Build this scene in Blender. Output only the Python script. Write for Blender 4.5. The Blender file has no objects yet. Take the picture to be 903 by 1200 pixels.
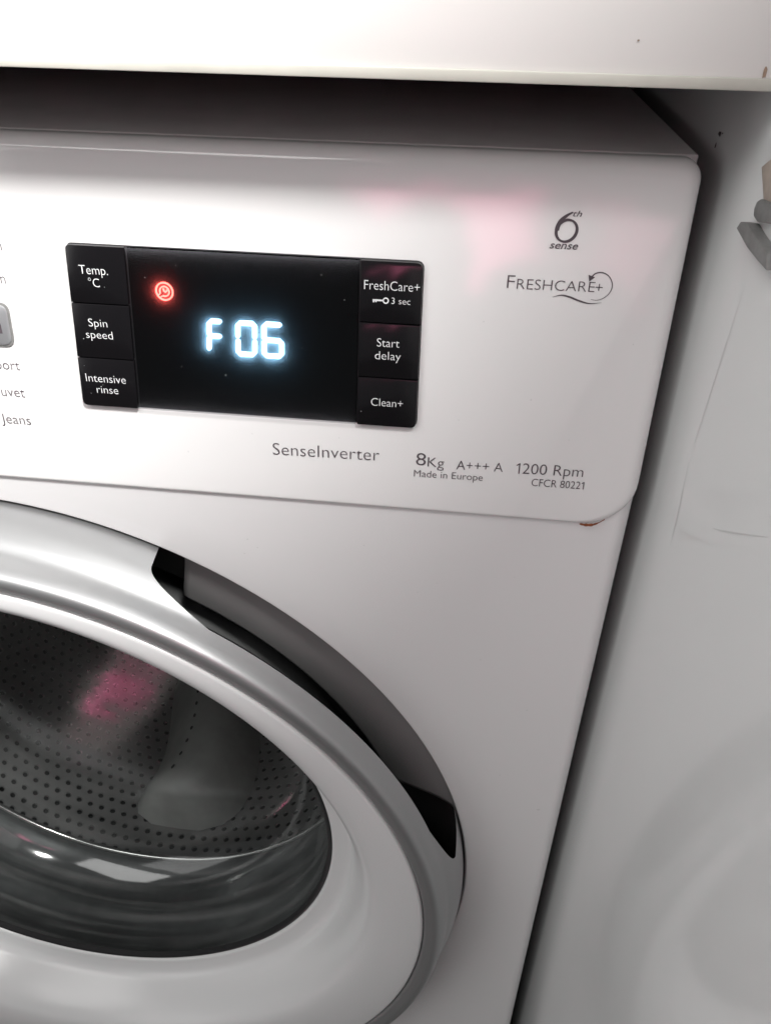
import bpy, bmesh, math, random
from mathutils import Vector, Matrix
random.seed(7)
sc = bpy.context.scene
C = sc.collection
R_ = math.radians

# ------------------------------------------------------------------ camera
cam_d = bpy.data.cameras.new('camera'); cam = bpy.data.objects.new('camera', cam_d); C.objects.link(cam)
cam_d.sensor_fit = 'VERTICAL'; cam_d.sensor_height = 24.0; cam_d.sensor_width = 18.0
cam_d.lens = 18.0; cam_d.clip_start = 0.01; cam_d.clip_end = 60
rx = Vector((0.99305499, 0.11588865, 0.02028802)); ux = Vector((-0.0806219, 0.54472031, 0.83473343)); fx = Vector((-0.08568483, 0.83057186, -0.55028039))
m = Matrix.Identity(4)
for i in range(3):
    m[i][0] = rx[i]; m[i][1] = ux[i]; m[i][2] = -fx[i]
m.translation = Vector((0.2262, -0.2663, 0.8931))
cam.matrix_world = m
sc.camera = cam

# ------------------------------------------------------------------ light (indoors: room glow + lamps)
w = bpy.data.worlds.new('World'); sc.world = w; w.use_nodes = True
w.node_tree.nodes['Background'].inputs[0].default_value = (0.96, 0.98, 1.0, 1)
w.node_tree.nodes['Background'].inputs[1].default_value = 0.13

def aim(o, target):
    o.rotation_euler = (Vector(target) - o.location).to_track_quat('-Z', 'Y').to_euler()
def spot(name, loc, target, energy, size_deg, blend, radius, col):
    d = bpy.data.lights.new(name, 'SPOT'); d.energy = energy; d.spot_size = R_(size_deg); d.spot_blend = blend
    d.shadow_soft_size = radius; d.color = col
    o = bpy.data.objects.new(name, d); C.objects.link(o); o.location = loc; aim(o, target); return o
def area(name, loc, target, energy, sx, sy, col):
    d = bpy.data.lights.new(name, 'AREA'); d.shape = 'RECTANGLE'; d.size = sx; d.size_y = sy; d.energy = energy; d.color = col
    o = bpy.data.objects.new(name, d); C.objects.link(o); o.location = loc; aim(o, target); return o
BL = Vector((0.50, -0.60, 1.73)); BA, BB = Vector((0.312, 0.0, 0.893)), Vector((0.112, 0.0, 0.710)); BT = (BA + BB) / 2 + Vector((-0.86, 0, 0.50)) * 0.36 + Vector((-0.5, 0, -0.86)) * -0.02
half = sum((BT - BL).angle(q_ - BL) for q_ in (BA, BB)) / 2
spot('window_beam', BL, BT, 140, 2 * math.degrees(half) - 2.8, 0.22, 0.11, (1.0, 0.99, 0.97))
area('room_lamp', (-0.42, -0.80, 1.85), (0.15, 0.0, 0.65), 11.2, 1.1, 0.8, (1.0, 0.985, 0.97))

spot('reflector_spot', (-0.10, -0.06, 1.55), (0.24, -0.45, 0.830), 340, 14, 0.5, 0.02, (1.0, 0.97, 0.94))  # narrow added spot, brightens only the pink piece mirrored in the panel
spot('heap_spot', (-0.57, -0.32, 0.95), (-0.256, -0.330, 0.0), 280, 6, 0.3, 0.01, (1.0, 0.97, 0.94))  # extra spot added so the pink heap shows up in the door glass

area('front_fill', (-0.95, -1.05, 0.98), (0.25, 0.0, 0.80), 2.8, 0.7, 0.9, (1.0, 0.99, 0.98))  # low frontal fill, added to lift the dark area under the worktop

vs = sc.view_settings
vs.view_transform = 'Standard'; vs.look = 'None'; vs.exposure = 0.0; vs.gamma = 1.0; vs.use_curve_mapping = False
try:
    sc.render.engine = 'CYCLES'
    sc.cycles.max_bounces = 5; sc.cycles.diffuse_bounces = 3; sc.cycles.glossy_bounces = 3; sc.cycles.transparent_max_bounces = 8
    sc.cycles.caustics_reflective = False; sc.cycles.caustics_refractive = False
except Exception: pass
sc.render.resolution_x = 770; sc.render.resolution_y = 1024

# ------------------------------------------------------------------ materials
def principled(name, col, rough=0.4, metal=0.0, spec=0.5, coat=0.0, noise=None, bump=None, rnoise=None, emit=None):
    """noise=(scale, amount) value wear; bump=(scale, strength); rnoise=(scale, amount) smears in the gloss"""
    mt = bpy.data.materials.new(name); mt.use_nodes = True
    nt = mt.node_tree; b = nt.nodes['Principled BSDF']
    b.inputs['Base Color'].default_value = (*col, 1); b.inputs['Roughness'].default_value = rough
    b.inputs['Metallic'].default_value = metal; b.inputs['Specular IOR Level'].default_value = spec
    b.inputs['Coat Weight'].default_value = coat; b.inputs['Coat Roughness'].default_value = 0.06
    if emit:
        b.inputs['Emission Color'].default_value = (*emit[0], 1); b.inputs['Emission Strength'].default_value = emit[1]
    tc = nt.nodes.new('ShaderNodeTexCoord')
    def nz(scale, detail=3, rgh=0.6):
        n = nt.nodes.new('ShaderNodeTexNoise'); n.inputs['Scale'].default_value = scale
        n.inputs['Detail'].default_value = detail; n.inputs['Roughness'].default_value = rgh
        nt.links.new(tc.outputs['Object'], n.inputs['Vector']); return n
    if noise:
        n = nz(noise[0]); r = nt.nodes.new('ShaderNodeMapRange')
        r.inputs['From Min'].default_value = 0.3; r.inputs['From Max'].default_value = 0.7
        r.inputs['To Min'].default_value = 1 - noise[1]; r.inputs['To Max'].default_value = 1.0
        nt.links.new(n.outputs['Fac'], r.inputs['Value'])
        mx = nt.nodes.new('ShaderNodeMix'); mx.data_type = 'RGBA'; mx.blend_type = 'MULTIPLY'; mx.inputs[0].default_value = 1
        mx.inputs[6].default_value = (*col, 1); nt.links.new(r.outputs[0], mx.inputs[7])
        nt.links.new(mx.outputs[2], b.inputs['Base Color'])
    if rnoise:
        n = nz(rnoise[0], 4, 0.65); r = nt.nodes.new('ShaderNodeMapRange')
        r.inputs['From Min'].default_value = 0.2; r.inputs['From Max'].default_value = 0.8; r.interpolation_type = 'SMOOTHSTEP'
        r.inputs['To Min'].default_value = rough; r.inputs['To Max'].default_value = rough + rnoise[1]
        nt.links.new(n.outputs['Fac'], r.inputs['Value']); nt.links.new(r.outputs[0], b.inputs['Roughness'])
    if bump:
        n = nz(bump[0], 1); bp = nt.nodes.new('ShaderNodeBump'); bp.inputs['Strength'].default_value = bump[1]; bp.inputs['Distance'].default_value = 0.001
        nt.links.new(n.outputs['Fac'], bp.inputs['Height']); nt.links.new(bp.outputs[0], b.inputs['Normal'])
    return mt

M = {}
M['panel'] = principled('white_panel_plastic', (0.80, 0.795, 0.79), 0.085, spec=0.75, rnoise=(16, 0.03))
M['body'] = principled('white_enamel', (0.78, 0.775, 0.775), 0.27)
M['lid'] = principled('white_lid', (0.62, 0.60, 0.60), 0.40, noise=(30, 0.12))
M['worktop'] = principled('white_worktop_laminate', (0.78, 0.765, 0.745), 0.35)
M['worktop_edge'] = principled('worktop_edge_band', (0.60, 0.59, 0.53), 0.45, noise=(40, 0.15))
M['cabinet'] = principled('glossy_side_laminate', (0.72, 0.73, 0.725), 0.07, spec=0.8, rnoise=(9, 0.06))
M['black_gloss'] = principled('black_gloss_plastic', (0.010, 0.010, 0.012), 0.10, rnoise=(60, 0.14), bump=(120, 0.01))
M['black_tile'] = principled('black_button_plastic', (0.006, 0.0055, 0.0065), 0.12, rnoise=(40, 0.10))
M['black'] = principled('black_plastic', (0.012, 0.012, 0.013), 0.45)
M['dark'] = principled('dark_void_plastic', (0.07, 0.07, 0.071), 0.6, spec=0.25)
M['dark_back'] = principled('black_back_plastic', (0.014, 0.014, 0.0145), 0.6, spec=0.1)
M['print_white'] = principled('white_print', (0.72, 0.73, 0.74), 0.5)
M['print_grey'] = principled('grey_print', (0.085, 0.07, 0.08), 0.5)
M['silver'] = principled('silver_paint', (0.48, 0.485, 0.49), 0.45, metal=0.85)
M['frame_white'] = principled('door_frame_white', (0.72, 0.725, 0.725), 0.26)
M['scoop'] = principled('grey_grip_plastic', (0.27, 0.265, 0.265), 0.38, noise=(30, 0.10))
M['gasket'] = principled('grey_rubber', (0.13, 0.133, 0.133), 0.35, noise=(50, 0.3), bump=(150, 0.1))
M['steel'] = principled('drum_steel', (0.38, 0.37, 0.365), 0.45, metal=0.6, noise=(25, 0.2))
M['lip'] = principled('bright_steel_lip', (0.75, 0.74, 0.72), 0.22, metal=0.9)
M['lifter'] = principled('grey_lifter_plastic', (0.52, 0.52, 0.50), 0.42, noise=(40, 0.2))
M['rust'] = principled('rust', (0.34, 0.10, 0.04), 0.85, noise=(900, 0.6), bump=(900, 0.5))
M['rust_stain'] = principled('rust_stain', (0.42, 0.30, 0.22), 0.7, noise=(700, 0.4))
M['digit'] = principled('display_light', (0.5, 0.7, 0.9), 0.5, emit=((0.36, 0.76, 1.0), 8.0))
M['red'] = principled('warning_light', (0.8, 0.1, 0.1), 0.5, emit=((1.0, 0.12, 0.09), 6.5))
M['lcd'] = principled('display_backing', (0.0008, 0.0008, 0.001), 0.6, spec=0.0)
M['badge'] = principled('silver_badge', (0.55, 0.56, 0.58), 0.35, metal=0.7)
M['catch_grey'] = principled('grey_plastic', (0.22, 0.22, 0.215), 0.5, noise=(200, 0.3))
M['beige'] = principled('beige_tape', (0.50, 0.42, 0.36), 0.6, noise=(150, 0.2))
M['scuff'] = principled('scuff_mark', (0.675, 0.68, 0.675), 0.15)
M['scuff_dark'] = principled('dark_scuff', (0.06, 0.05, 0.05), 0.6)
M['dust'] = principled('dust_grain', (0.55, 0.55, 0.56), 0.9)
M['pink'] = principled('pink_reflector', (0.78, 0.20, 0.36), 0.9, noise=(60, 0.2), bump=(300, 0.3))  # for the two pink pieces added to be mirrored
M['floor'] = principled('floor_tile', (0.10, 0.095, 0.09), 0.5, noise=(8, 0.2))
M['wall'] = principled('wall_paint', (0.55, 0.54, 0.52), 0.8, noise=(8, 0.1))

def glass_mat():
    mt = bpy.data.materials.new('door_glass'); mt.use_nodes = True; nt = mt.node_tree
    for n in list(nt.nodes): nt.nodes.remove(n)
    out = nt.nodes.new('ShaderNodeOutputMaterial'); mix = nt.nodes.new('ShaderNodeMixShader')
    tr = nt.nodes.new('ShaderNodeBsdfTransparent'); tr.inputs[0].default_value = (0.72, 0.74, 0.74, 1)
    gl = nt.nodes.new('ShaderNodeBsdfGlossy'); gl.inputs['Roughness'].default_value = 0.09; gl.inputs[0].default_value = (0.95, 0.97, 0.97, 1)
    fr = nt.nodes.new('ShaderNodeMath'); lw = nt.nodes.new('ShaderNodeLayerWeight'); lw.inputs[0].default_value = 0.5
    pw = nt.nodes.new('ShaderNodeMath'); pw.operation = 'POWER'; pw.inputs[1].default_value = 5; nt.links.new(lw.outputs['Facing'], pw.inputs[0])
    fr.operation = 'MULTIPLY_ADD'; fr.inputs[1].default_value = 0.93; fr.inputs[2].default_value = 0.07; nt.links.new(pw.outputs[0], fr.inputs[0])
    n = nt.nodes.new('ShaderNodeTexNoise'); n.inputs['Scale'].default_value = 14; tc = nt.nodes.new('ShaderNodeTexCoord')
    bp = nt.nodes.new('ShaderNodeBump'); bp.inputs['Strength'].default_value = 0.12; bp.inputs['Distance'].default_value = 0.004
    nt.links.new(tc.outputs['Object'], n.inputs['Vector']); nt.links.new(n.outputs['Fac'], bp.inputs['Height'])
    nt.links.new(bp.outputs[0], gl.inputs['Normal']); nt.links.new(bp.outputs[0], lw.inputs['Normal'])
    nt.links.new(fr.outputs[0], mix.inputs[0]); nt.links.new(tr.outputs[0], mix.inputs[1]); nt.links.new(gl.outputs[0], mix.inputs[2])
    mp = nt.nodes.new('ShaderNodeMapping'); mp.inputs['Scale'].default_value = (7, 150, 7); nt.links.new(tc.outputs['Object'], mp.inputs['Vector'])
    hz = nt.nodes.new('ShaderNodeTexNoise'); hz.inputs['Scale'].default_value = 1.0; hz.inputs['Detail'].default_value = 4; nt.links.new(mp.outputs[0], hz.inputs['Vector'])
    hr_ = nt.nodes.new('ShaderNodeMapRange'); hr_.inputs['From Min'].default_value = 0.46; hr_.inputs['From Max'].default_value = 0.74; hr_.inputs['To Min'].default_value = 0.0; hr_.inputs['To Max'].default_value = 0.12
    nt.links.new(hz.outputs['Fac'], hr_.inputs['Value'])
    df = nt.nodes.new('ShaderNodeBsdfDiffuse'); df.inputs[0].default_value = (0.55, 0.56, 0.55, 1); m3 = nt.nodes.new('ShaderNodeMixShader')  # pale limescale streaks, also imitating layered reflections in the glass
    nt.links.new(hr_.outputs[0], m3.inputs[0]); nt.links.new(mix.outputs[0], m3.inputs[1]); nt.links.new(df.outputs[0], m3.inputs[2])
    nt.links.new(m3.outputs[0], out.inputs[0]); return mt
M['glass'] = glass_mat()
def cover_mat():
    mt = bpy.data.materials.new('display_cover_film'); mt.use_nodes = True; nt = mt.node_tree
    for n in list(nt.nodes): nt.nodes.remove(n)
    out = nt.nodes.new('ShaderNodeOutputMaterial'); mix = nt.nodes.new('ShaderNodeMixShader'); m2 = nt.nodes.new('ShaderNodeMixShader')
    tr = nt.nodes.new('ShaderNodeBsdfTransparent'); tr.inputs[0].default_value = (0.95, 0.95, 0.95, 1)
    tl = nt.nodes.new('ShaderNodeBsdfTranslucent'); tl.inputs[0].default_value = (0.9, 0.9, 1.0, 1)
    gl = nt.nodes.new('ShaderNodeBsdfGlossy'); gl.inputs['Roughness'].default_value = 0.12
    fr = nt.nodes.new('ShaderNodeMath'); lw = nt.nodes.new('ShaderNodeLayerWeight'); lw.inputs[0].default_value = 0.5
    pw = nt.nodes.new('ShaderNodeMath'); pw.operation = 'POWER'; pw.inputs[1].default_value = 5; nt.links.new(lw.outputs['Facing'], pw.inputs[0])
    fr.operation = 'MULTIPLY_ADD'; fr.inputs[1].default_value = 0.96; fr.inputs[2].default_value = 0.04; nt.links.new(pw.outputs[0], fr.inputs[0])
    m2.inputs[0].default_value = 0.24
    nt.links.new(tr.outputs[0], m2.inputs[1]); nt.links.new(tl.outputs[0], m2.inputs[2])
    nt.links.new(fr.outputs[0], mix.inputs[0]); nt.links.new(m2.outputs[0], mix.inputs[1]); nt.links.new(gl.outputs[0], mix.inputs[2])
    nt.links.new(mix.outputs[0], out.inputs[0]); return mt
M['cover'] = cover_mat()

# ------------------------------------------------------------------ mesh helpers
def build(name, verts, faces, mat, parent=None, smooth=40):
    me = bpy.data.meshes.new(name); me.from_pydata([tuple(v) for v in verts], [], faces); me.validate()
    bm = bmesh.new(); bm.from_mesh(me); bmesh.ops.recalc_face_normals(bm, faces=bm.faces); bm.to_mesh(me); bm.free()
    me.materials.append(M[mat])
    if smooth:
        for p in me.polygons: p.use_smooth = True
        me.set_sharp_from_angle(angle=R_(smooth))
    o = bpy.data.objects.new(name, me); C.objects.link(o)
    if parent: o.parent = parent
    return o
def thing(name, label, cat, loc=(0, 0, 0), group=None):
    o = bpy.data.objects.new(name, None); C.objects.link(o); o.empty_display_size = 0.05
    o['label'] = label; o['category'] = cat
    if group: o['group'] = group
    return o
def tag(o, label, cat):
    o['label'] = label; o['category'] = cat; return o
def box(x0, x1, y0, y1, z0, z1, bevel=0.0, seg=3):
    bm = bmesh.new(); bmesh.ops.create_cube(bm, size=1)
    for v in bm.verts:
        v.co = Vector(((x0 + x1) / 2 + v.co.x * (x1 - x0), (y0 + y1) / 2 + v.co.y * (y1 - y0), (z0 + z1) / 2 + v.co.z * (z1 - z0)))
    if bevel: bmesh.ops.bevel(bm, geom=bm.edges[:], offset=bevel, segments=seg, affect='EDGES', profile=0.5)
    bm.verts.ensure_lookup_table(); bm.verts.index_update()
    v = [tuple(a.co) for a in bm.verts]; f = [[a.index for a in q.verts] for q in bm.faces]; bm.free(); return v, f
def spline(pts, n):
    """Catmull-Rom through tuples"""
    out = []; L = len(pts)
    for i in range(L - 1):
        p0, p1, p2, p3 = pts[max(i - 1, 0)], pts[i], pts[i + 1], pts[min(i + 2, L - 1)]
        for k in range(n):
            t = k / n
            out.append(tuple(0.5 * (2 * b + (c - a) * t + (2 * a - 5 * b + 4 * c - d) * t * t + (3 * b - a - 3 * c + d) * t ** 3) for a, b, c, d in zip(p0, p1, p2, p3)))
    out.append(tuple(pts[-1])); return out
def lathe(prof, n=160, a0=None, a1=None):
    """prof: (radius, Y, centre_z); axis along Y through x=0"""
    full = a0 is None
    if full: a0, a1 = 0, 2 * math.pi
    cols = n if full else n + 1
    V = []; F = []
    for j in range(cols):
        t = a0 + (a1 - a0) * j / n
        for r, y, c in prof: V.append((r * math.cos(t), y, c + r * math.sin(t)))
    P = len(prof)
    for j in range(n):
        k = (j + 1) % cols
        for i in range(P - 1): F.append((j * P + i, j * P + i + 1, k * P + i + 1, k * P + i))
    return V, F

# ------------------------------------------------------------------ setting
HW = 0.2975
v, f = box(-1.2, 1.2, -1.6, 0.9, -0.02, 0.0); o = build('floor', v, f, 'floor', smooth=0); o['kind'] = 'structure'
v, f = box(-1.2, 1.2, 0.64, 0.70, 0.0, 1.3); o = build('wall', v, f, 'wall', smooth=0); o['kind'] = 'structure'

# worktop: slab over the machine, resting on the side panel
WT = thing('worktop', 'thick white worktop overhanging the top of the washing machine', 'worktop')
v, f = box(-0.75, 0.60, -0.0220, 0.63, 0.8766, 0.917, 0.0016); build('slab', v, f, 'worktop', WT)
v, f = box(-0.748, 0.598, -0.0232, -0.0221, 0.8760, 0.8790, 0.0004, 2); build('edge_band', v, f, 'worktop_edge', WT)
# dirt mark by the joint
def blob(cx, cz, rx_, rz_, n=9, j=0.35):
    return [(cx + rx_ * (1 + random.uniform(-j, j)) * math.cos(2 * math.pi * i / n), cz + rz_ * (1 + random.uniform(-j, j)) * math.sin(2 * math.pi * i / n)) for i in range(n)]
for (cx, cz, rr, rz) in ((0.2990, 0.8805, 0.0006, 0.0014), (0.2650, 0.8868, 0.00035, 0.0003)):
    pts = blob(cx, cz, rr, rz); build('dirt_spot', [(x, -0.0223, z) for x, z in pts], [tuple(range(len(pts)))], 'rust_stain', WT, 0)

# side panel of the neighbouring unit
CP = thing('side_panel', 'glossy white side panel standing to the right of the washing machine', 'panel')
PX = 0.3055
def sp(y, z): return (-0.2663 + (y + 0.2663) * 0.946, 0.8931 + (z - 0.8931) * 0.946)
v, f = box(PX, 0.330, -0.40, 0.62, 0.0, 0.8760, 0.001); build('board', v, f, 'cabinet', CP)
def strip(pts, width, mapf, n=6):
    """tapered flat stroke; pts (a,b) in a plane, widths per point or a number"""
    P = spline(pts, n) if len(pts) > 2 else list(pts)
    L = len(P); V = []; F = []
    for i, p in enumerate(P):
        a = P[max(i - 1, 0)]; b = P[min(i + 1, L - 1)]
        d = Vector((b[0] - a[0], b[1] - a[1])); d = d.normalized() if d.length else Vector((1, 0))
        if callable(width): wd = width(i / (L - 1))
        else: wd = width
        nx, ny = -d.y * wd / 2, d.x * wd / 2
        V.append(mapf(p[0] + nx, p[1] + ny)); V.append(mapf(p[0] - nx, p[1] - ny))
    for i in range(L - 1): F.append((2 * i, 2 * i + 1, 2 * i + 3, 2 * i + 2))
    return V, F
onside = lambda y, z: (PX - 0.0002, *sp(y, z))
for pts, wd, mt in (
    ([(-0.020, 0.825), (-0.017, 0.80), (-0.0145, 0.775), (-0.013, 0.762)], 0.0003, 'scuff'),
    ([(-0.0125, 0.757), (-0.016, 0.738), (-0.0173, 0.723)], 0.0004, 'scuff'),
    ([(-0.052, 0.7550), (-0.0640, 0.7620), (-0.089, 0.7775)], 0.0004, 'scuff')):
    v, f = strip(pts, lambda t, w=wd: w * (0.25 + math.sin(math.pi * min(max(t, 0.02), 0.98))), onside); build('scuff', v, f, mt, CP, 0)
for (y, z, a, b) in ((0.0475, 0.8575, 0.0018, 0.0009), (0.0495, 0.8535, 0.0008, 0.0009), (0.0440, 0.8580, 0.0007, 0.0003)):
    pts = blob(y, z, a, b, 8, 0.5); build('scuff', [onside(p, q) for p, q in pts], [tuple(range(len(pts)))], 'scuff_dark', CP, 0)

# grey catch on the side panel
KT = thing('plastic_catch', 'small grey plastic catch with beige tape stuck on the white side panel', 'catch')
def prism_yz(pts, x0, x1, bevel=0.0004):
    bm = bmesh.new(); vs_ = [bm.verts.new((x0, *sp(a, b))) for a, b in pts]; fc = bm.faces.new(vs_)
    r = bmesh.ops.extrude_face_region(bm, geom=[fc]); 
    for e in r['geom']:
        if isinstance(e, bmesh.types.BMVert): e.co.x = x1
    bmesh.ops.recalc_face_normals(bm, faces=bm.faces)
    if bevel: bmesh.ops.bevel(bm, geom=bm.edges[:], offset=bevel, segments=2, affect='EDGES', profile=0.5)
    bm.verts.index_update(); V = [tuple(a.co) for a in bm.verts]; F = [[a.index for a in q.verts] for q in bm.faces]; bm.free(); return V, F
v, f = prism_yz([(-0.0084, 0.8378), (-0.0108, 0.8403), (-0.0176, 0.8414), (-0.0257, 0.8401), (-0.0400, 0.8385), (-0.0430, 0.8345), (-0.0346, 0.8348), (-0.0228, 0.8356)], PX - 0.0001, PX - 0.0035); build('catch_body', v, f, 'catch_grey', KT)
v, f = prism_yz([(-0.0143, 0.8448), (-0.0150, 0.8470), (-0.0175, 0.8482), (-0.0290, 0.8490), (-0.0330, 0.8446), (-0.0198, 0.8423), (-0.0155, 0.8430)], PX - 0.0001, PX - 0.0018); build('catch_plate', v, f, 'catch_grey', KT)
v, f = prism_yz([(-0.0075, 0.8553), (-0.0150, 0.8590), (-0.0400, 0.8540), (-0.0400, 0.8450), (-0.0215, 0.8462), (-0.0180, 0.8470)], PX - 0.0001, PX - 0.0007, 0.0002); build('tape', v, f, 'beige', KT)

# ------------------------------------------------------------------ washing machine
WM = thing('washing_machine', 'white front-loading washing machine with F06 on its black display', 'washing machine')
# body: front sheet with the round door hole, rounded vertical edges, sides
ZD = 0.4572; RH = 0.2520; ZT = 0.7445; BR = 0.006
def body_mesh():
    V = []; F = []
    n = 192; x1 = HW - BR; z0 = 0.03
    ang = sorted(set([2 * math.pi * i / n for i in range(n)] + [math.atan2(b - ZD, a) % (2 * math.pi) for a in (-x1, x1) for b in (z0, ZT)]))
    rings = [(RH - 0.0016, 0.010), (RH - 0.0014, 0.0040), (RH - 0.0008, 0.0014), (RH, 0.0004), (RH + 0.0015, 0.0)]
    for t in ang:
        c, s = math.cos(t), math.sin(t)
        for r, y in rings: V.append((r * c, y, ZD + r * s))
        k = min(x1 / abs(c) if abs(c) > 1e-9 else 9, (ZT - ZD) / s if s > 1e-9 else 9, (z0 - ZD) / s if s < -1e-9 else 9)
        k = max(k, RH + 0.0016)
        V.append((k * c, 0.0, ZD + k * s))
    P = len(rings) + 1; N = len(ang)
    for j in range(N):
        k = (j + 1) % N
        for i in range(P - 1): F.append((j * P + i, j * P + i + 1, k * P + i + 1, k * P + i))
    for sgn in (-1, 1):
        b = len(V); prof = [(x1 + BR * math.sin(a), BR - BR * math.cos(a)) for a in [math.pi / 2 * i / 8 for i in range(9)]] + [(HW, 0.58), (0.0, 0.58)]
        for x, y in prof: V.append((sgn * x, y, z0)); V.append((sgn * x, y, 0.74 if y < 0.0061 else 0.83))
        for i in range(len(prof) - 1): F.append((b + 2 * i, b + 2 * i + 1, b + 2 * i + 3, b + 2 * i + 2))
    return [(x, y - 0.0018 if y < 0.02 else y, z) for x, y, z in V], F
v, f = body_mesh(); BODY = build('body', v, f, 'body', WM, 30)

# control panel: leaning slab with rounded edges and round lower corners
PY0, PK = -0.004, 0.009 / 0.125
def YP(z): return PY0 + PK * (z - 0.72)
ZB, ZP = 0.7208, 0.8545
def outline(ds, dt, db, rt, rb, n=10):
    xl, xr, zb, zt = -HW + ds, HW - ds, ZB + db, ZP - dt; pts = []
    for cx, cz, a0, rxx in ((xr - rt, zt - rt, 0, rt), (xl + rt, zt - rt, 90, rt), (xl + rb, zb + rb, 180, rb), (xr - rb, zb + rb, 270, rb)):
        for i in range(n + 1):
            a = R_(a0 + 90 * i / n); pts.append((cx + rxx * math.cos(a), cz + rxx * math.sin(a)))
    return pts
def panel_mesh():
    V = []; F = []; ring = []
    lev = [(0.0, 0.012 if True else 0)] + []
    rows = [(0, 0, 0, 0.045)] + [(0.0055 * (1 - math.sin(p)), 0.0060 * (1 - math.sin(p)), 0.0022 * (1 - math.sin(p)), 0.0075 * (1 - math.cos(math.pi / 2 - p))) for p in [math.pi / 2 * i / 8 for i in range(9)]]
    for ds, dt, db, dep in rows[:1]:
        pts = outline(0, 0, 0, 0.0068, 0.0200); ring.append(len(V)); V += [(x, YP(0.79) + dep, z) for x, z in pts]
    for i in range(9):
        p = math.pi / 2 * i / 8; q = 1 - math.cos(p); s = 1 - math.sin(p)
        # i=0 side silhouette, i=8 flat front
        ds, dt, db = 0.0055 * q, 0.0058 * q, 0.0020 * q
        pts = outline(ds, dt, db, 0.0068 - 0.003 * q, 0.0200 - 0.003 * q); ring.append(len(V))
        V += [(x, YP(z) + 0.0060 * s * (0.35 if z < 0.735 else 1.0 if z > 0.76 else 0.35 + 0.65 * (z - 0.735) / 0.025), z) for x, z in pts]
    N = len(pts)
    for a, b in zip(ring, ring[1:]):
        for j in range(N): F.append((a + j, a + (j + 1) % N, b + (j + 1) % N, b + j))
    F.append(tuple(ring[-1] + j for j in range(N)))
    return V, F
v, f = panel_mesh(); PANEL = build('control_panel', v, f, 'panel', WM, 25)
# lid
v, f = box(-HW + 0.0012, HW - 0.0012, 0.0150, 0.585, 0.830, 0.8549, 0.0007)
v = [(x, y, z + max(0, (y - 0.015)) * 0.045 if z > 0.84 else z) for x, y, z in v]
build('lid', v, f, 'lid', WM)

onpanel = lambda off: (lambda x, z: (x, YP(z) - off, z))
# rust and stains in the seam
def raised(name, pts, h, mat, parent, mapf0, mapf1):
    n = len(pts); V = [mapf0(*p) for p in pts] + [mapf1(*p) for p in pts]
    F = [tuple(range(n)), tuple(range(n, 2 * n))] + [(i, (i + 1) % n, n + (i + 1) % n, n + i) for i in range(n)]
    return build(name, V, F, mat, parent, 0)
def seam_strip(pts, wd, mat, y=-0.0012):
    v, f = strip(pts, wd, lambda x, z: (x, y, z)); build('rust_stain', v, f, mat, BODY, 0)
seam_strip([(0.2772, 0.7216), (0.2795, 0.7213), (0.2822, 0.7216), (0.2846, 0.7229), (0.2866, 0.7246)], lambda t: 0.0004 + 0.0010 * max(0, math.sin(math.pi * min(1, t * 1.25 + 0.05))) * (0.7 + 0.5 * math.sin(t * 17) ** 2), 'rust', -0.0046)
seam_strip([(0.2640, 0.7207), (0.2700, 0.7204), (0.2745, 0.7203)], 0.0006, 'rust_stain')
seam_strip([(0.135, 0.7209), (0.15, 0.7206), (0.175, 0.7208), (0.20, 0.7207)], lambda t: 0.0007 * math.sin(math.pi * min(max(t, 0.05), 0.95)), 'rust_stain')

# fine dirt on the casing
for (x, z, y, r) in ((0.139, 0.698, -0.0020, .0005), (0.143, 0.694, -0.0020, .0004), (0.137, 0.690, -0.0020, .0004), (0.214, 0.677, -0.0020, .0005), (0.222, 0.683, -0.0020, .0003), (0.262, 0.560, -0.0020, .0004), (0.285, 0.535, -0.0020, .0009),
                     (0.245, 0.640, -0.0020, .0004), (0.190, 0.700, -0.0020, .0003), (0.270, 0.610, -0.0020, .0004), (0.255, 0.690, -0.0020, .0003)):
    p = blob(x, z, r, r * 0.8, 7, 0.5); build('dirt_spot', [(a, y, b) for a, b in p], [tuple(range(7))], 'scuff', BODY, 0)
for (x, z, r) in ((0.232, 0.800, .0003), (0.252, 0.772, .0004), (0.226, 0.762, .0003), (0.285, 0.795, .0003), (0.180, 0.751, .0003), (0.268, 0.757, .0003), (0.118, 0.740, .0004), (0.145, 0.750, .0003)):
    p = blob(x, z, r, r * 0.8, 7, 0.5); build('dirt_spot', [onpanel(0.00015)(a, b) for a, b in p], [tuple(range(7))], 'scuff', PANEL, 0)
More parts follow.
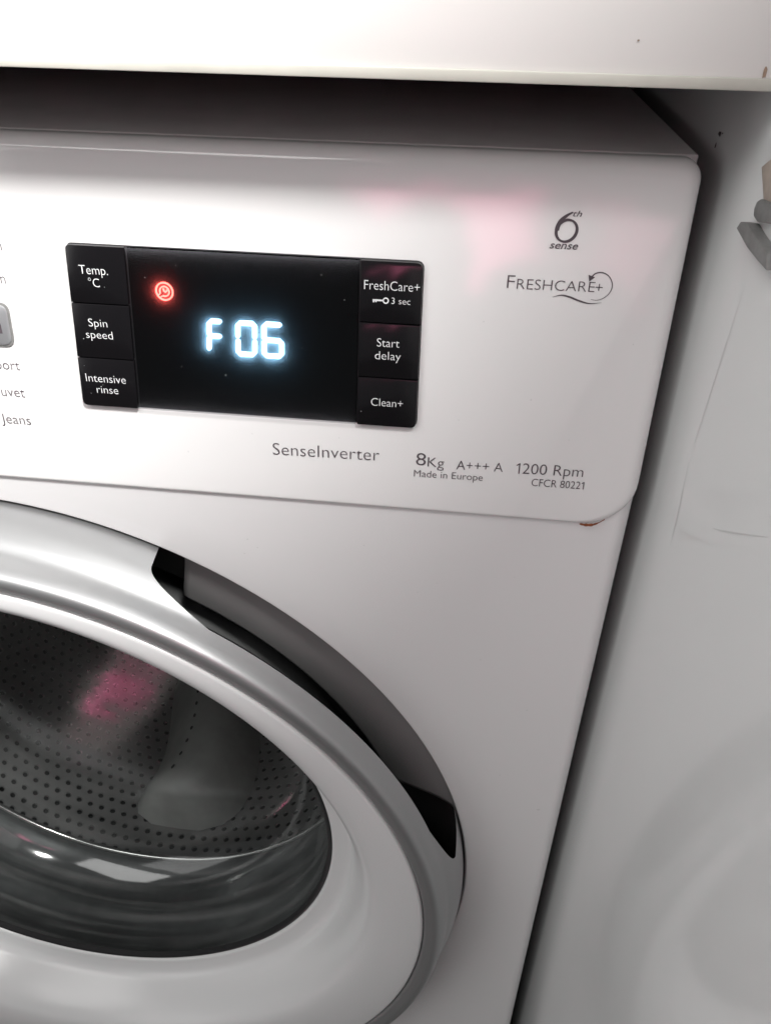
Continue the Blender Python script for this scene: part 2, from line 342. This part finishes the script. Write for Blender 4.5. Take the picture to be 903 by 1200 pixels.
# ------------------------------------------------------------------ display with six keys
DISP = thing('display', '', '')
del DISP['label']; del DISP['category']; DISP.parent = WM
DISP['label'] = 'black glass display lit with F06 and a red warning symbol'
def tile(name, corners, radii, base_off, top_off, mat, parent, bev=0.0004, n=6):
    """corners TL, TR, BR, BL in (x,z) on the panel"""
    def loop(inset):
        cx = sum(c[0] for c in corners) / 4; cz = sum(c[1] for c in corners) / 4
        cs = [(c[0] + (inset if c[0] < cx else -inset), c[1] + (inset if c[1] < cz else -inset)) for c in corners]
        pts = []
        for i in range(4):
            p = Vector(cs[i]); a = Vector(cs[i - 1]) - p; b = Vector(cs[(i + 1) % 4]) - p; r = max(radii[i] - inset, 0.0002)
            a.normalize(); b.normalize(); p0 = p + a * r; p1 = p + b * r
            for k in range(n + 1):
                t = k / n; q = p0 * (1 - t) ** 2 + p * 2 * t * (1 - t) + p1 * t * t; pts.append((q.x, q.y))
        return pts
    rows = [(0, base_off), (0, top_off - bev), (bev * 0.3, top_off - bev * 0.3), (bev, top_off)]
    V = []; F = []; st = []
    for ins, off in rows:
        st.append(len(V)); V += [(x, YP(z) - off, z) for x, z in loop(ins)]
    N = len(V) // len(rows)
    for a, b in zip(st, st[1:]):
        for j in range(N): F.append((a + j, a + (j + 1) % N, b + (j + 1) % N, b + j))
    F.append(tuple(st[-1] + j for j in range(N)))
    return build(name, V, F, mat, parent, 30)
xl = lambda z: 0.0770 + (z - 0.7579) / 0.0617 * 0.0035
xa = lambda z: 0.1001 + (z - 0.7589) / 0.0603 * 0.0028
xb = lambda z: 0.1870 + (z - 0.7603) / 0.0583 * 0.0006
xr = lambda z: 0.2102 - (z - 0.7579) / 0.0618 * 0.0003
zt_, zb_ = 0.8197, 0.7579; g = 0.00022
tile('bezel', [(xl(zt_), zt_), (xr(zt_), zt_), (xr(zb_), zb_), (xl(zb_), zb_)], [0.002, 0.0028, 0.0028, 0.0028], -0.001, 0.0004, 'black', DISP)
def q(xf0, xf1, za, zb, e0=0, e1=0): return [(xf0(za) + e0, za), (xf1(za) - e1, za), (xf1(zb) - e1, zb), (xf0(zb) + e0, zb)]
s_ = 0.0003; sm = 0.0004
for k, (a, b) in enumerate(((zt_ - s_, 0.7987 + g), (0.7987 - g, 0.7778 + g), (0.7778 - g, zb_ + s_))):
    tile('button', q(xl, xa, a, b, s_, g), [0.0018 if k == 0 else sm, sm, sm, 0.0024 if k == 2 else sm], 0.0003, 0.00205, 'black_tile', DISP, 0.00018)
for k, (a, b) in enumerate(((zt_ - s_, 0.7979 + g), (0.7979 - g, 0.7774 + g), (0.7774 - g, zb_ + s_))):
    tile('button', q(xb, xr, a, b, g, s_), [sm, 0.0025 if k == 0 else sm, 0.0025 if k == 2 else sm, sm], 0.0003, 0.00205, 'black_tile', DISP, 0.00018)
tile('screen', q(xa, xb, zt_ - s_, zb_ + s_, g, g), [sm] * 4, 0.0000, 0.00045, 'lcd', DISP, 0.0001)
cv = q(xa, xb, zt_ - s_, zb_ + s_, g, g)
build('screen_cover', [onpanel(0.0021)(*p) for p in cv][::-1], [(0, 1, 2, 3)], 'cover', DISP, 0)

# seven-segment digits
TH = 0.0006
def seg_prism(pts, name, mat, base=0.0004, top=0.0008):
    return raised(name, pts, 0, mat, DISP, onpanel(base), onpanel(top))
def digit(x0, x1, z0, z1, lean, segs, w=0.0018):
    gp = -0.00010
    def P(u, t): z = z0 + (z1 - z0) * t; return (x0 + u + lean * t, z)
    W = x1 - x0 - lean; H = z1 - z0; h = w / 2
    def hs(zc):   # horizontal
        return [(h + gp, zc), (w + gp, zc + h), (W - w - gp, zc + h), (W - h - gp, zc), (W - w - gp, zc - h), (w + gp, zc - h)]
    def vsg(uc, za, zb):
        return [(uc, za + gp), (uc + h, za + h + gp), (uc + h, zb - h - gp), (uc, zb - gp), (uc - h, zb - h - gp), (uc - h, za + h + gp)]
    S = dict(a=hs(H - h), g=hs(H / 2), d=hs(h), f=vsg(h, H / 2, H - h), e=vsg(h, h, H / 2), b=vsg(W - h, H / 2, H - h), c=vsg(W - h, h, H / 2))
    for s in segs:
        seg_prism([P(u, zz / H) for u, zz in S[s]], 'digit_segment', 'digit')
digit(0.1296, 0.1372, 0.7823, 0.7953, 0.0009, 'afge')
digit(0.1407, 0.1496, 0.7817, 0.7953, 0.0007, 'abcdef')
digit(0.1507, 0.1597, 0.7817, 0.7954, 0.0005, 'afgedc')
# red warning symbol: ring with a spanner
IC = (0.1155, 0.8043)
def ring_pts(r, a0, a1, n): return [(IC[0] + r * math.cos(R_(a0 + (a1 - a0) * i / n)), IC[1] + r * math.sin(R_(a0 + (a1 - a0) * i / n))) for i in range(n + 1)]
def icon_stroke(pts, w):
    L = len(pts); left = []; right = []
    for i, p in enumerate(pts):
        a = pts[max(i - 1, 0)]; b = pts[min(i + 1, L - 1)]; d = Vector((b[0] - a[0], b[1] - a[1])).normalized()
        left.append((p[0] - d.y * w / 2, p[1] + d.x * w / 2)); right.append((p[0] + d.y * w / 2, p[1] - d.x * w / 2))
    V = []; F = []
    for l, r in zip(left, right): V += [onpanel(0.0004)(*l), onpanel(0.0004)(*r), onpanel(0.0008)(*l), onpanel(0.0008)(*r)]
    for i in range(L - 1):
        a, b = 4 * i, 4 * i + 4
        F += [(a + 2, a + 3, b + 3, b + 2), (a, a + 2, b + 2, b), (a + 1, b + 1, b + 3, a + 3)]
    build('warning_symbol', V, F, 'red', DISP, 0)
icon_stroke(ring_pts(0.0031, 0, 360, 32), 0.00056)
icon_stroke(ring_pts(0.00175, -115, 205, 24), 0.00050)
icon_stroke([ring_pts(0.00175, -115, -115, 1)[0], (IC[0] - 0.0019, IC[1] - 0.0024)], 0.00045)
icon_stroke([ring_pts(0.00175, 205, 205, 1)[0], (IC[0] - 0.0027, IC[1] - 0.0016)], 0.00045)
icon_stroke([(IC[0] - 0.0003, IC[1] + 0.0011), (IC[0] - 0.0002, IC[1] + 0.0002), (IC[0] + 0.0004, IC[1] - 0.0002), (IC[0] + 0.0009, IC[1] + 0.0002), (IC[0] + 0.0012, IC[1] + 0.0007)], 0.0006)
# dust grains on the glass
for i in range(15):
    x = random.uniform(0.080, 0.207); z = random.uniform(0.760, 0.815); r = random.uniform(0.00008, 0.00020)
    if 0.126 < x < 0.162 and z > 0.778: continue
    p = blob(x, z, r, r, 6); build('dust_grain', [onpanel(0.0021)(*a) for a in p] + [onpanel(0.0023)(x, z)], [(k, (k + 1) % 6, 6) for k in range(6)], 'dust', DISP, 0)

# ------------------------------------------------------------------ printed words
def text_mesh(s, offset=0.0, shear=0.0):
    cu = bpy.data.curves.new('word', 'FONT'); cu.body = s; cu.size = 1; cu.offset = offset; cu.shear = shear; cu.resolution_u = 4
    ob = bpy.data.objects.new('word', cu); C.objects.link(ob)
    dg = bpy.context.evaluated_depsgraph_get(); me = bpy.data.meshes.new_from_object(ob.evaluated_get(dg))
    bpy.data.objects.remove(ob); bpy.data.curves.remove(cu); return me
capm = text_mesh('H'); CAP = max(v.co.y for v in capm.vertices)
def word(s, x0, x1, z0, cap, parent, mat, off=0.0002, weight=-0.008, shear=0.0, slope=0.0):
    me = text_mesh(s, weight, shear); xs = [v.co.x for v in me.vertices]; a, b = min(xs), max(xs)
    for v in me.vertices:
        x = x0 + (v.co.x - a) / (b - a) * (x1 - x0); z = z0 + v.co.y / CAP * cap + slope * (x - x0)
        v.co = (x, YP(z) - off, z)
    me.name = 'printed_word'; me.materials.clear(); me.materials.append(M[mat])
    o = bpy.data.objects.new('printed_word', me); C.objects.link(o); o.parent = parent; return o
KO = 0.0021
for s, x0, x1, z0, cap in (('Temp.', .0848, .0956, .8094, .0032), ('°C', .0877, .0918, .8049, .0031), ('Spin', .0851, .0924, .7901, .0030), ('speed', .0834, .0939, .7856, .0030),
    ('Intensive', .0804, .0965, .7682, .0032), ('rinse', .0841, .0928, .7637, .0031), ('FreshCare+', .1892, .2088, .8096, .0032), ('3 sec', .1990, .2057, .8050, .0022),
    ('Start', .1942, .2024, .7893, .0031), ('delay', .1936, .2031, .7845, .0031), ('Clean+', .1925, .2046, .7663, .0031)):
    word(s, x0, x1, z0, cap, DISP, 'print_white', KO, -0.010)
# key symbol beside "3 sec"
def panel_stroke(name, pts, w, parent, mat, off, n=6):
    v, f = strip(pts, w, onpanel(off), n); return build(name, v, f, mat, parent, 0)
panel_stroke('key_symbol', [(0.1923, 0.8060), (0.1961, 0.8060)], 0.0006, DISP, 'print_white', KO)
panel_stroke('key_symbol', [(0.19265, 0.8060), (0.19265, 0.8052)], 0.0005, DISP, 'print_white', KO)
panel_stroke('key_symbol', [(0.1935, 0.8060), (0.1935, 0.8053)], 0.0005, DISP, 'print_white', KO)
panel_stroke('key_symbol', [(0.1970 + 0.0009 * math.cos(t * math.pi / 8), 0.8060 + 0.0009 * math.sin(t * math.pi / 8)) for t in range(17)], 0.00045, DISP, 'print_white', KO, 2)
G = 'print_grey'
for s, x0, x1, z0, cap, wt, sh, sl in (
    ('th', .2579, .2608, .8364, .0018, .002, .28, 0), ('sense', .2516, .2610, .8260, .0024, .006, .25, 0),
    ('F', .2388, .2414, .8121, .0045, -.016, 0, 0), ('RESHCARE', .2422, .2686, .8120, .0035, -.016, 0, .012), ('+', .2688, .2712, .8122, .0036, -.014, 0, 0),
    ('SenseInverter', .1531, .1960, .7416, .0052, -.012, 0, .018), ('8', .2106, .2144, .7418, .0053, -.008, 0, 0), ('Kg', .2152, .2216, .7415, .0041, -.010, 0, 0),
    ('A+++ A', .2265, .2446, .7412, .0039, -.010, 0, .02), ('200 Rpm', .2522, .2754, .7415, .0045, -.010, 0, .02), ('Made in Europe', .2100, .2372, .7367, .0030, -.008, 0, .012),
    ('CFCR 8022', .2563, .2751, .7365, .0032, -.008, 0, .012),
    ('Cotton', .0405, .0555, .8156, .0040, -.010, 0, 0), ('Cotton', .0393, .0543, .8036, .0040, -.010, 0, 0), ('Sport', .0402, .0527, .7700, .0040, -.010, 0, 0),
    ('Duvet', .0382, .0524, .7586, .0042, -.010, 0, 0), ('Jeans', .0398, .0524, .7467, .0042, -.010, 0, 0)):
    word(s, x0, x1, z0, cap, PANEL, G, 0.0002, wt, sh, sl)
def figure_one(x, z, h, w):
    panel_stroke('printed_word', [(x, z), (x, z + h)], w, PANEL, 'print_grey', 0.0002)
    panel_stroke('printed_word', [(x - h * 0.26, z + h * 0.76), (x, z + h * 0.97)], w, PANEL, 'print_grey', 0.00022)
figure_one(0.2509, 0.7414, 0.0045, 0.00042); figure_one(0.2763, 0.7367, 0.0032, 0.00032)
# the slanted 6 above "sense"
cx6, cz6 = 0.2565, 0.8318
V = []; F = []; n = 40
for i in range(n):
    t = 2 * math.pi * i / n
    wo = 0.00062 + 0.00045 * abs(math.cos(t + 0.35))
    ex, ez = 0.00335 * math.cos(t), 0.00345 * math.sin(t)
    for k in (-1, 1):
        sc_ = 1 + k * wo / 2 / 0.0034; V.append(onpanel(0.0002)(cx6 + ex * sc_ + ez * 0.08, cz6 + ez * sc_))
for i in range(n): F.append((2 * i, 2 * i + 1, (2 * i + 3) % (2 * n), (2 * i + 2) % (2 * n)))
build('printed_emblem', V, F, G, PANEL, 0)
panel_stroke('printed_emblem', [(0.25330, 0.8318), (0.25350, 0.8332), (0.2543, 0.8350), (0.2560, 0.8366), (0.2578, 0.8377)], lambda t: 0.0010 + 0.0006 * math.sin(math.pi * min(1, 0.25 + t * 0.75)) - 0.0006 * t, PANEL, G, 0.00025)
# swirl with arrowhead round the end of FRESHCARE+
fp = lambda px, py: (0.2388 + (px - 593) * 0.0002905, 0.8123 - (py - 337 - 0.045 * (px - 593)) * 0.000285)
panel_stroke('printed_swirl', [fp(*p) for p in ((689, 325), (694, 319.5), (702, 318.5), (710, 323), (715, 332), (714, 341), (708, 348), (700, 351), (693, 350))], lambda t: 0.00045 * (1 - 0.75 * t), PANEL, G, 0.0002)
panel_stroke('printed_swirl', [fp(*p) for p in ((648, 348), (658, 345.5), (668, 347.5), (680, 352), (692, 355), (706, 354))], lambda t: 0.0006 * math.sin(math.pi * min(max(t, 0.05), 0.95)), PANEL, G, 0.0002)
a_ = [fp(686, 321), fp(694, 324), fp(688, 329)]
build('printed_swirl', [onpanel(0.00022)(*p) for p in a_], [(0, 1, 2)], G, PANEL, 0)
# silver programme badge at the left edge
tile('badge_rim', [(0.0361, 0.7965), (0.0534, 0.7965), (0.0527, 0.7793), (0.0351, 0.7789)], [0.0038] * 4, 0.0, 0.0005, 'catch_grey', PANEL, 0.0002)
BG = tile('badge', [(0.0368, 0.7958), (0.0527, 0.7958), (0.0520, 0.7800), (0.0358, 0.7796)], [0.0035] * 4, 0.0, 0.0010, 'badge', PANEL, 0.0008)
word('n', .0452, .0492, .7850, .0068, PANEL, 'print_grey', 0.0011, 0.02)
# smears on the panel print area
# ------------------------------------------------------------------ door
DOOR = thing('door', '', ''); del DOOR['label']; del DOOR['category']; DOOR.parent = WM
DOOR['label'] = 'round silver and white door with a dark glass bowl'
cz = ZD
prof_pts = [(.2498, .0030), (.2500, -.0050), (.2483, -.0130), (.2457, -.0195), (.2425, -.0255), (.2411, -.0320), (.2390, -.0362), (.2358, -.0372), (.2325, -.0364), (.2300, -.0352), (.2293, -.0330)]
PR = spline([(r, y, cz) for r, y in prof_pts], 5)
IN = 4 * 5          # row of the notch floor
# grip notch: from 67 deg to about 12 deg, ends follow curves in the surface
def th_a(i):
    s = i / IN
    return 67.3 - 0.9 * s - 7.5 * max(0, s - 0.45) ** 2 / 0.3
def th_b(i):
    s = i / IN
    return 17.0 - 6.2 * min(1, s / 0.55) ** 1.0 + 9.0 * max(0, s - 0.55) ** 2 / 0.2
NN, NR = 56, 200
V = []; F = []
P = len(PR)
for j in range(NR + NN):
    for i in range(P):
        ii = min(i, IN); A, B = th_a(ii), th_b(ii)
        if j < NN: t = A + (B - A) * j / NN
        else: t = B - (360 - (A - B)) * (j - NN) / NR
        r, y, c = PR[i]; V.append((r * math.cos(R_(t)), y, c + r * math.sin(R_(t))))
NT = NR + NN
for j in range(NT):
    k = (j + 1) % NT
    for i in range(P - 1):
        if j < NN and i < IN: continue
        F.append((j * P + i, j * P + i + 1, k * P + i + 1, k * P + i))
ring = build('handle_ring', V, F, 'silver', DOOR, 60)
v, f = lathe([(.2423, -.0250, cz), (.2400, -.0222, cz), (.2330, -.0190, cz), (.2230, -.013, cz), (.2120, -.005, cz), (.2050, .012, cz), (.19, .021, cz), (.175, .022, cz)]); build('back_ring', v, f, 'dark_back', DOOR)
# white inner frame: lofted dish, glass set a little above the door centre
fr = spline([(.2292, -.0335, .4572), (.2284, -.0352, .4573), (.2262, -.0359, .4580), (.2180, -.0362, .4620), (.2080, -.0352, .4690), (.2000, -.0325, .4735), (.1950, -.0275, .4745), (.1905, -.0190, .4750), (.1872, -.0100, .4755), (.1850, -.0040, .4758), (.1820, -.0008, .4760), (.1765, .0006, .4760), (.1728, .0012, .4760), (.1714, .0028, .4760), (.1712, .0070, .4760)], 4)
v, f = lathe(fr, 200); build('inner_frame', v, f, 'frame_white', DOOR, 60)
GC = .4760
v, f = lathe([(.1713, .0030, GC), (.1700, .0024, GC), (.1688, .0030, GC), (.1684, .0060, GC)], 160); build('glass_rim', v, f, 'black', DOOR)
gp_ = spline([(.1690, .0045, GC), (.1680, .020, GC), (.1650, .040, GC), (.1590, .058, GC), (.1480, .070, GC), (.1300, .0765, GC), (.0800, .0810, GC), (.0400, .0825, GC), (.0005, .0830, GC)], 5)
v, f = lathe(gp_, 128); build('glass', v, f, 'glass', DOOR, 80)
# grip scoop and dark recess in the body behind the ring
v, f = lathe([(RH - .0016, .0095, cz), (.246, .016, cz), (.236, .024, cz), (.21, .030, cz), (.19, .060, cz)]); build('door_recess', v, f, 'dark', WM)
sco = spline([(RH - .0012, .0030, cz), (.2470, .0048, cz), (.2360, .0075, cz), (.2250, .0098, cz), (.2165, .0120, cz)], 4)
V = []; F = []; nj = 60; P = len(sco)
for j in range(nj + 1):
    for i, (r, y, c) in enumerate(sco):
        s = i / (P - 1); A = 65.2 - 2.6 * s; B = 13.0 + 9.5 * s - 3.0 * s * s
        t = R_(A + (B - A) * j / nj); V.append((r * math.cos(t), y, c + r * math.sin(t)))
for j in range(nj):
    for i in range(P - 1): F.append((j * P + i, j * P + i + 1, j * P + P + i + 1, j * P + P + i))
so = build('grip_scoop', V, F, 'scoop', WM, 60)
sm_ = so.modifiers.new('thickness', 'SOLIDIFY'); sm_.thickness = 0.001; sm_.offset = 1
# ------------------------------------------------------------------ seal and drum
gk = spline([(.1735, .0060, GC), (.1800, .016, GC), (.1850, .030, GC), (.1830, .044, GC), (.1850, .055, GC), (.1840, .070, GC), (.1800, .0815, GC), (.1815, .0860, GC)], 5)
v, f = lathe(gk, 128); build('door_seal', v, f, 'gasket', WM, 60)
DR = thing('drum', '', ''); del DR['label']; del DR['category']; DR.parent = WM
DZ = GC; DRAD = 0.235
tor = []
for i in range(11): tor.append((.1800 + .0022 * math.cos(2 * math.pi * i / 10), .0870 + .0022 * math.sin(2 * math.pi * i / 10), DZ))
v, f = lathe(tor, 128); build('drum_lip', v, f, 'lip', DR, 80)
v, f = lathe([(.1800, .0885, DZ), (.1900, .0900, DZ), (.2300, .0980, DZ), (DRAD, .1040, DZ), (DRAD, .1150, DZ)], 128); build('drum_front', v, f, 'steel', DR)
# perforated wall: every hole is a real opening
V = []; F = []
NU, NV = 136, 22; y0, y1 = .115, .360
da = 2 * math.pi / NU; dy = (y1 - y0) / NV; hr = 0.0029
def cyl(a, y): return (DRAD * math.cos(a), y, DZ + DRAD * math.sin(a))
for iv in range(NV):
    for iu in range(NU):
        a_c = (iu + (0.5 if iv % 2 else 0)) * da; yc = y0 + (iv + .5) * dy; b = len(V)
        for k in range(8):
            t = math.pi / 4 * k; cxn, syn = math.cos(t), math.sin(t); mx_ = max(abs(cxn), abs(syn))
            V.append(cyl(a_c + da / 2 * cxn / mx_, yc + dy / 2 * syn / mx_))
        for k in range(8):
            t = math.pi / 4 * k; V.append(cyl(a_c + hr / DRAD * math.cos(t), yc + hr * math.sin(t)))
        for k in range(8):
            t = math.pi / 4 * k; q_ = cyl(a_c + hr * .8 / DRAD * math.cos(t), yc + hr * .8 * math.sin(t)); e = 1.006
            V.append((q_[0] * e, q_[1], DZ + (q_[2] - DZ) * e))
        for k in range(8):
            k2 = (k + 1) % 8
            F.append((b + k, b + k2, b + 8 + k2, b + 8 + k)); F.append((b + 8 + k, b + 8 + k2, b + 16 + k2, b + 16 + k))
me = bpy.data.meshes.new('drum_wall'); me.from_pydata(V, [], F); me.materials.append(M['steel'])
o = bpy.data.objects.new('drum_wall', me); C.objects.link(o); o.parent = DR
v, f = lathe([(DRAD, .360, DZ), (.225, .372, DZ), (.12, .366, DZ), (.05, .372, DZ), (.0005, .372, DZ)], 96); build('drum_back', v, f, 'steel', DR)
v, f = lathe([(.20, .095, DZ), (.262, .100, DZ), (.262, .40, DZ), (.0005, .40, DZ)], 96); build('tub', v, f, 'dark', WM)
# lifter rib
def lifter(ac):
    V = []; F = []; ny = 26; nx = 17
    for j in range(ny + 1):
        s = j / ny; y = .150 + s * .205
        end = min(1, s / .16) ; env = math.sqrt(max(0, 1 - (1 - end) ** 2)) if s < .16 else 1
        sway = .012 * math.sin(s * 5.2)
        for i in range(nx):
            u = -1 + 2 * i / (nx - 1); hw = (.052 - .006 * s) * (0.45 + 0.55 * env)
            hgt = .050 * env * (1 - abs(u) ** 2.6) ** 0.75
            a = ac + (u * hw + sway) / DRAD; r = DRAD - .0005 - hgt
            V.append((r * math.cos(a), y, DZ + r * math.sin(a)))
    for j in range(ny):
        for i in range(nx - 1): F.append((j * nx + i, j * nx + i + 1, (j + 1) * nx + i + 1, (j + 1) * nx + i))
    o = build('lifter', V, F, 'lifter', DR, 70)
    me = o.data
    for j in range(4, ny - 2, 2):      # row of drain holes along the flank
        i = 5; c = Vector(V[j * nx + i]); u = (Vector(V[j * nx + i + 1]) - Vector(V[j * nx + i - 1])).normalized(); w_ = (Vector(V[(j + 1) * nx + i]) - Vector(V[(j - 1) * nx + i])).normalized(); nn = u.cross(w_).normalized()
        if nn.dot(Vector((0, 0, DZ)) + Vector((0, c.y, 0)) - c) < 0: nn = -nn
        hv = [c + nn * .0012 + u * .0017 * math.cos(k * math.pi / 4) + w_ * .0026 * math.sin(k * math.pi / 4) for k in range(8)]
        build('lifter_hole', hv, [tuple(range(8))], 'dark', DR, 0)
    return o
lifter(R_(-92)); lifter(R_(28)); lifter(R_(148))

# ------------------------------------------------------------------ pink cloth and towel in front of the machine (unseen, added for their reflections)
def reflector():
    V = []; F = []; nx, nz = 70, 60; idx = {}
    def inside(x, z):
        wob = 0.006 * math.sin(z * 90) + 0.004 * math.sin(x * 70)
        if 0.10 < x < 0.30 and 0.836 + wob < z < 0.857 + wob * 0.4: return True
        if 0.242 + wob < x < 0.298 + wob and 0.774 + 2 * wob < z < 0.857: return True
        return False
    for j in range(nz + 1):
        for i in range(nx + 1):
            x = 0.00 + 0.32 * i / nx; z = 0.40 + 0.48 * j / nz
            V.append((x, -0.45 + 0.012 * math.sin(x * 55 + z * 6) + 0.007 * math.sin(x * 23 - z * 17) - 0.25 * max(0, 0.74 - z), z))
    for j in range(nz):
        for i in range(nx):
            if inside(0.32 * (i + .5) / nx, 0.40 + 0.48 * (j + .5) / nz):
                F.append((j * (nx + 1) + i, j * (nx + 1) + i + 1, (j + 1) * (nx + 1) + i + 1, (j + 1) * (nx + 1) + i))
    o = build('pink_hand_reflector', V, F, 'pink', None, 80)
    bm = bmesh.new(); bm.from_mesh(o.data); bmesh.ops.delete(bm, geom=[v for v in bm.verts if not v.link_faces], context='VERTS'); bm.to_mesh(o.data); bm.free()
    mo = o.modifiers.new('thickness', 'SOLIDIFY'); mo.thickness = 0.003
    return o
tag(reflector(), 'added pink cloth mirrored beside the logos on the control panel', 'reflector')
def heap():
    V = []; F = []; n, k = 40, 14
    for i in range(k + 1):
        s = i / k
        for j in range(n):
            t = 2 * math.pi * j / n; r = 0.027 * s * (1 + 0.14 * math.sin(3 * t + 1) + 0.08 * math.sin(7 * t))
            V.append((-0.256 + r * math.cos(t) * 1.35, -0.330 + r * math.sin(t) * 0.65, 0.002 + 0.018 * (1 - s * s) * (1 + 0.2 * math.sin(5 * t + 6 * s))))
    for i in range(k):
        for j in range(n): F.append((i * n + j, i * n + (j + 1) % n, (i + 1) * n + (j + 1) % n, (i + 1) * n + j))
    return build('pink_heap_reflector', V, F, 'pink', None, 80)
tag(heap(), 'added pink towel on the floor mirrored in the door glass', 'heap')
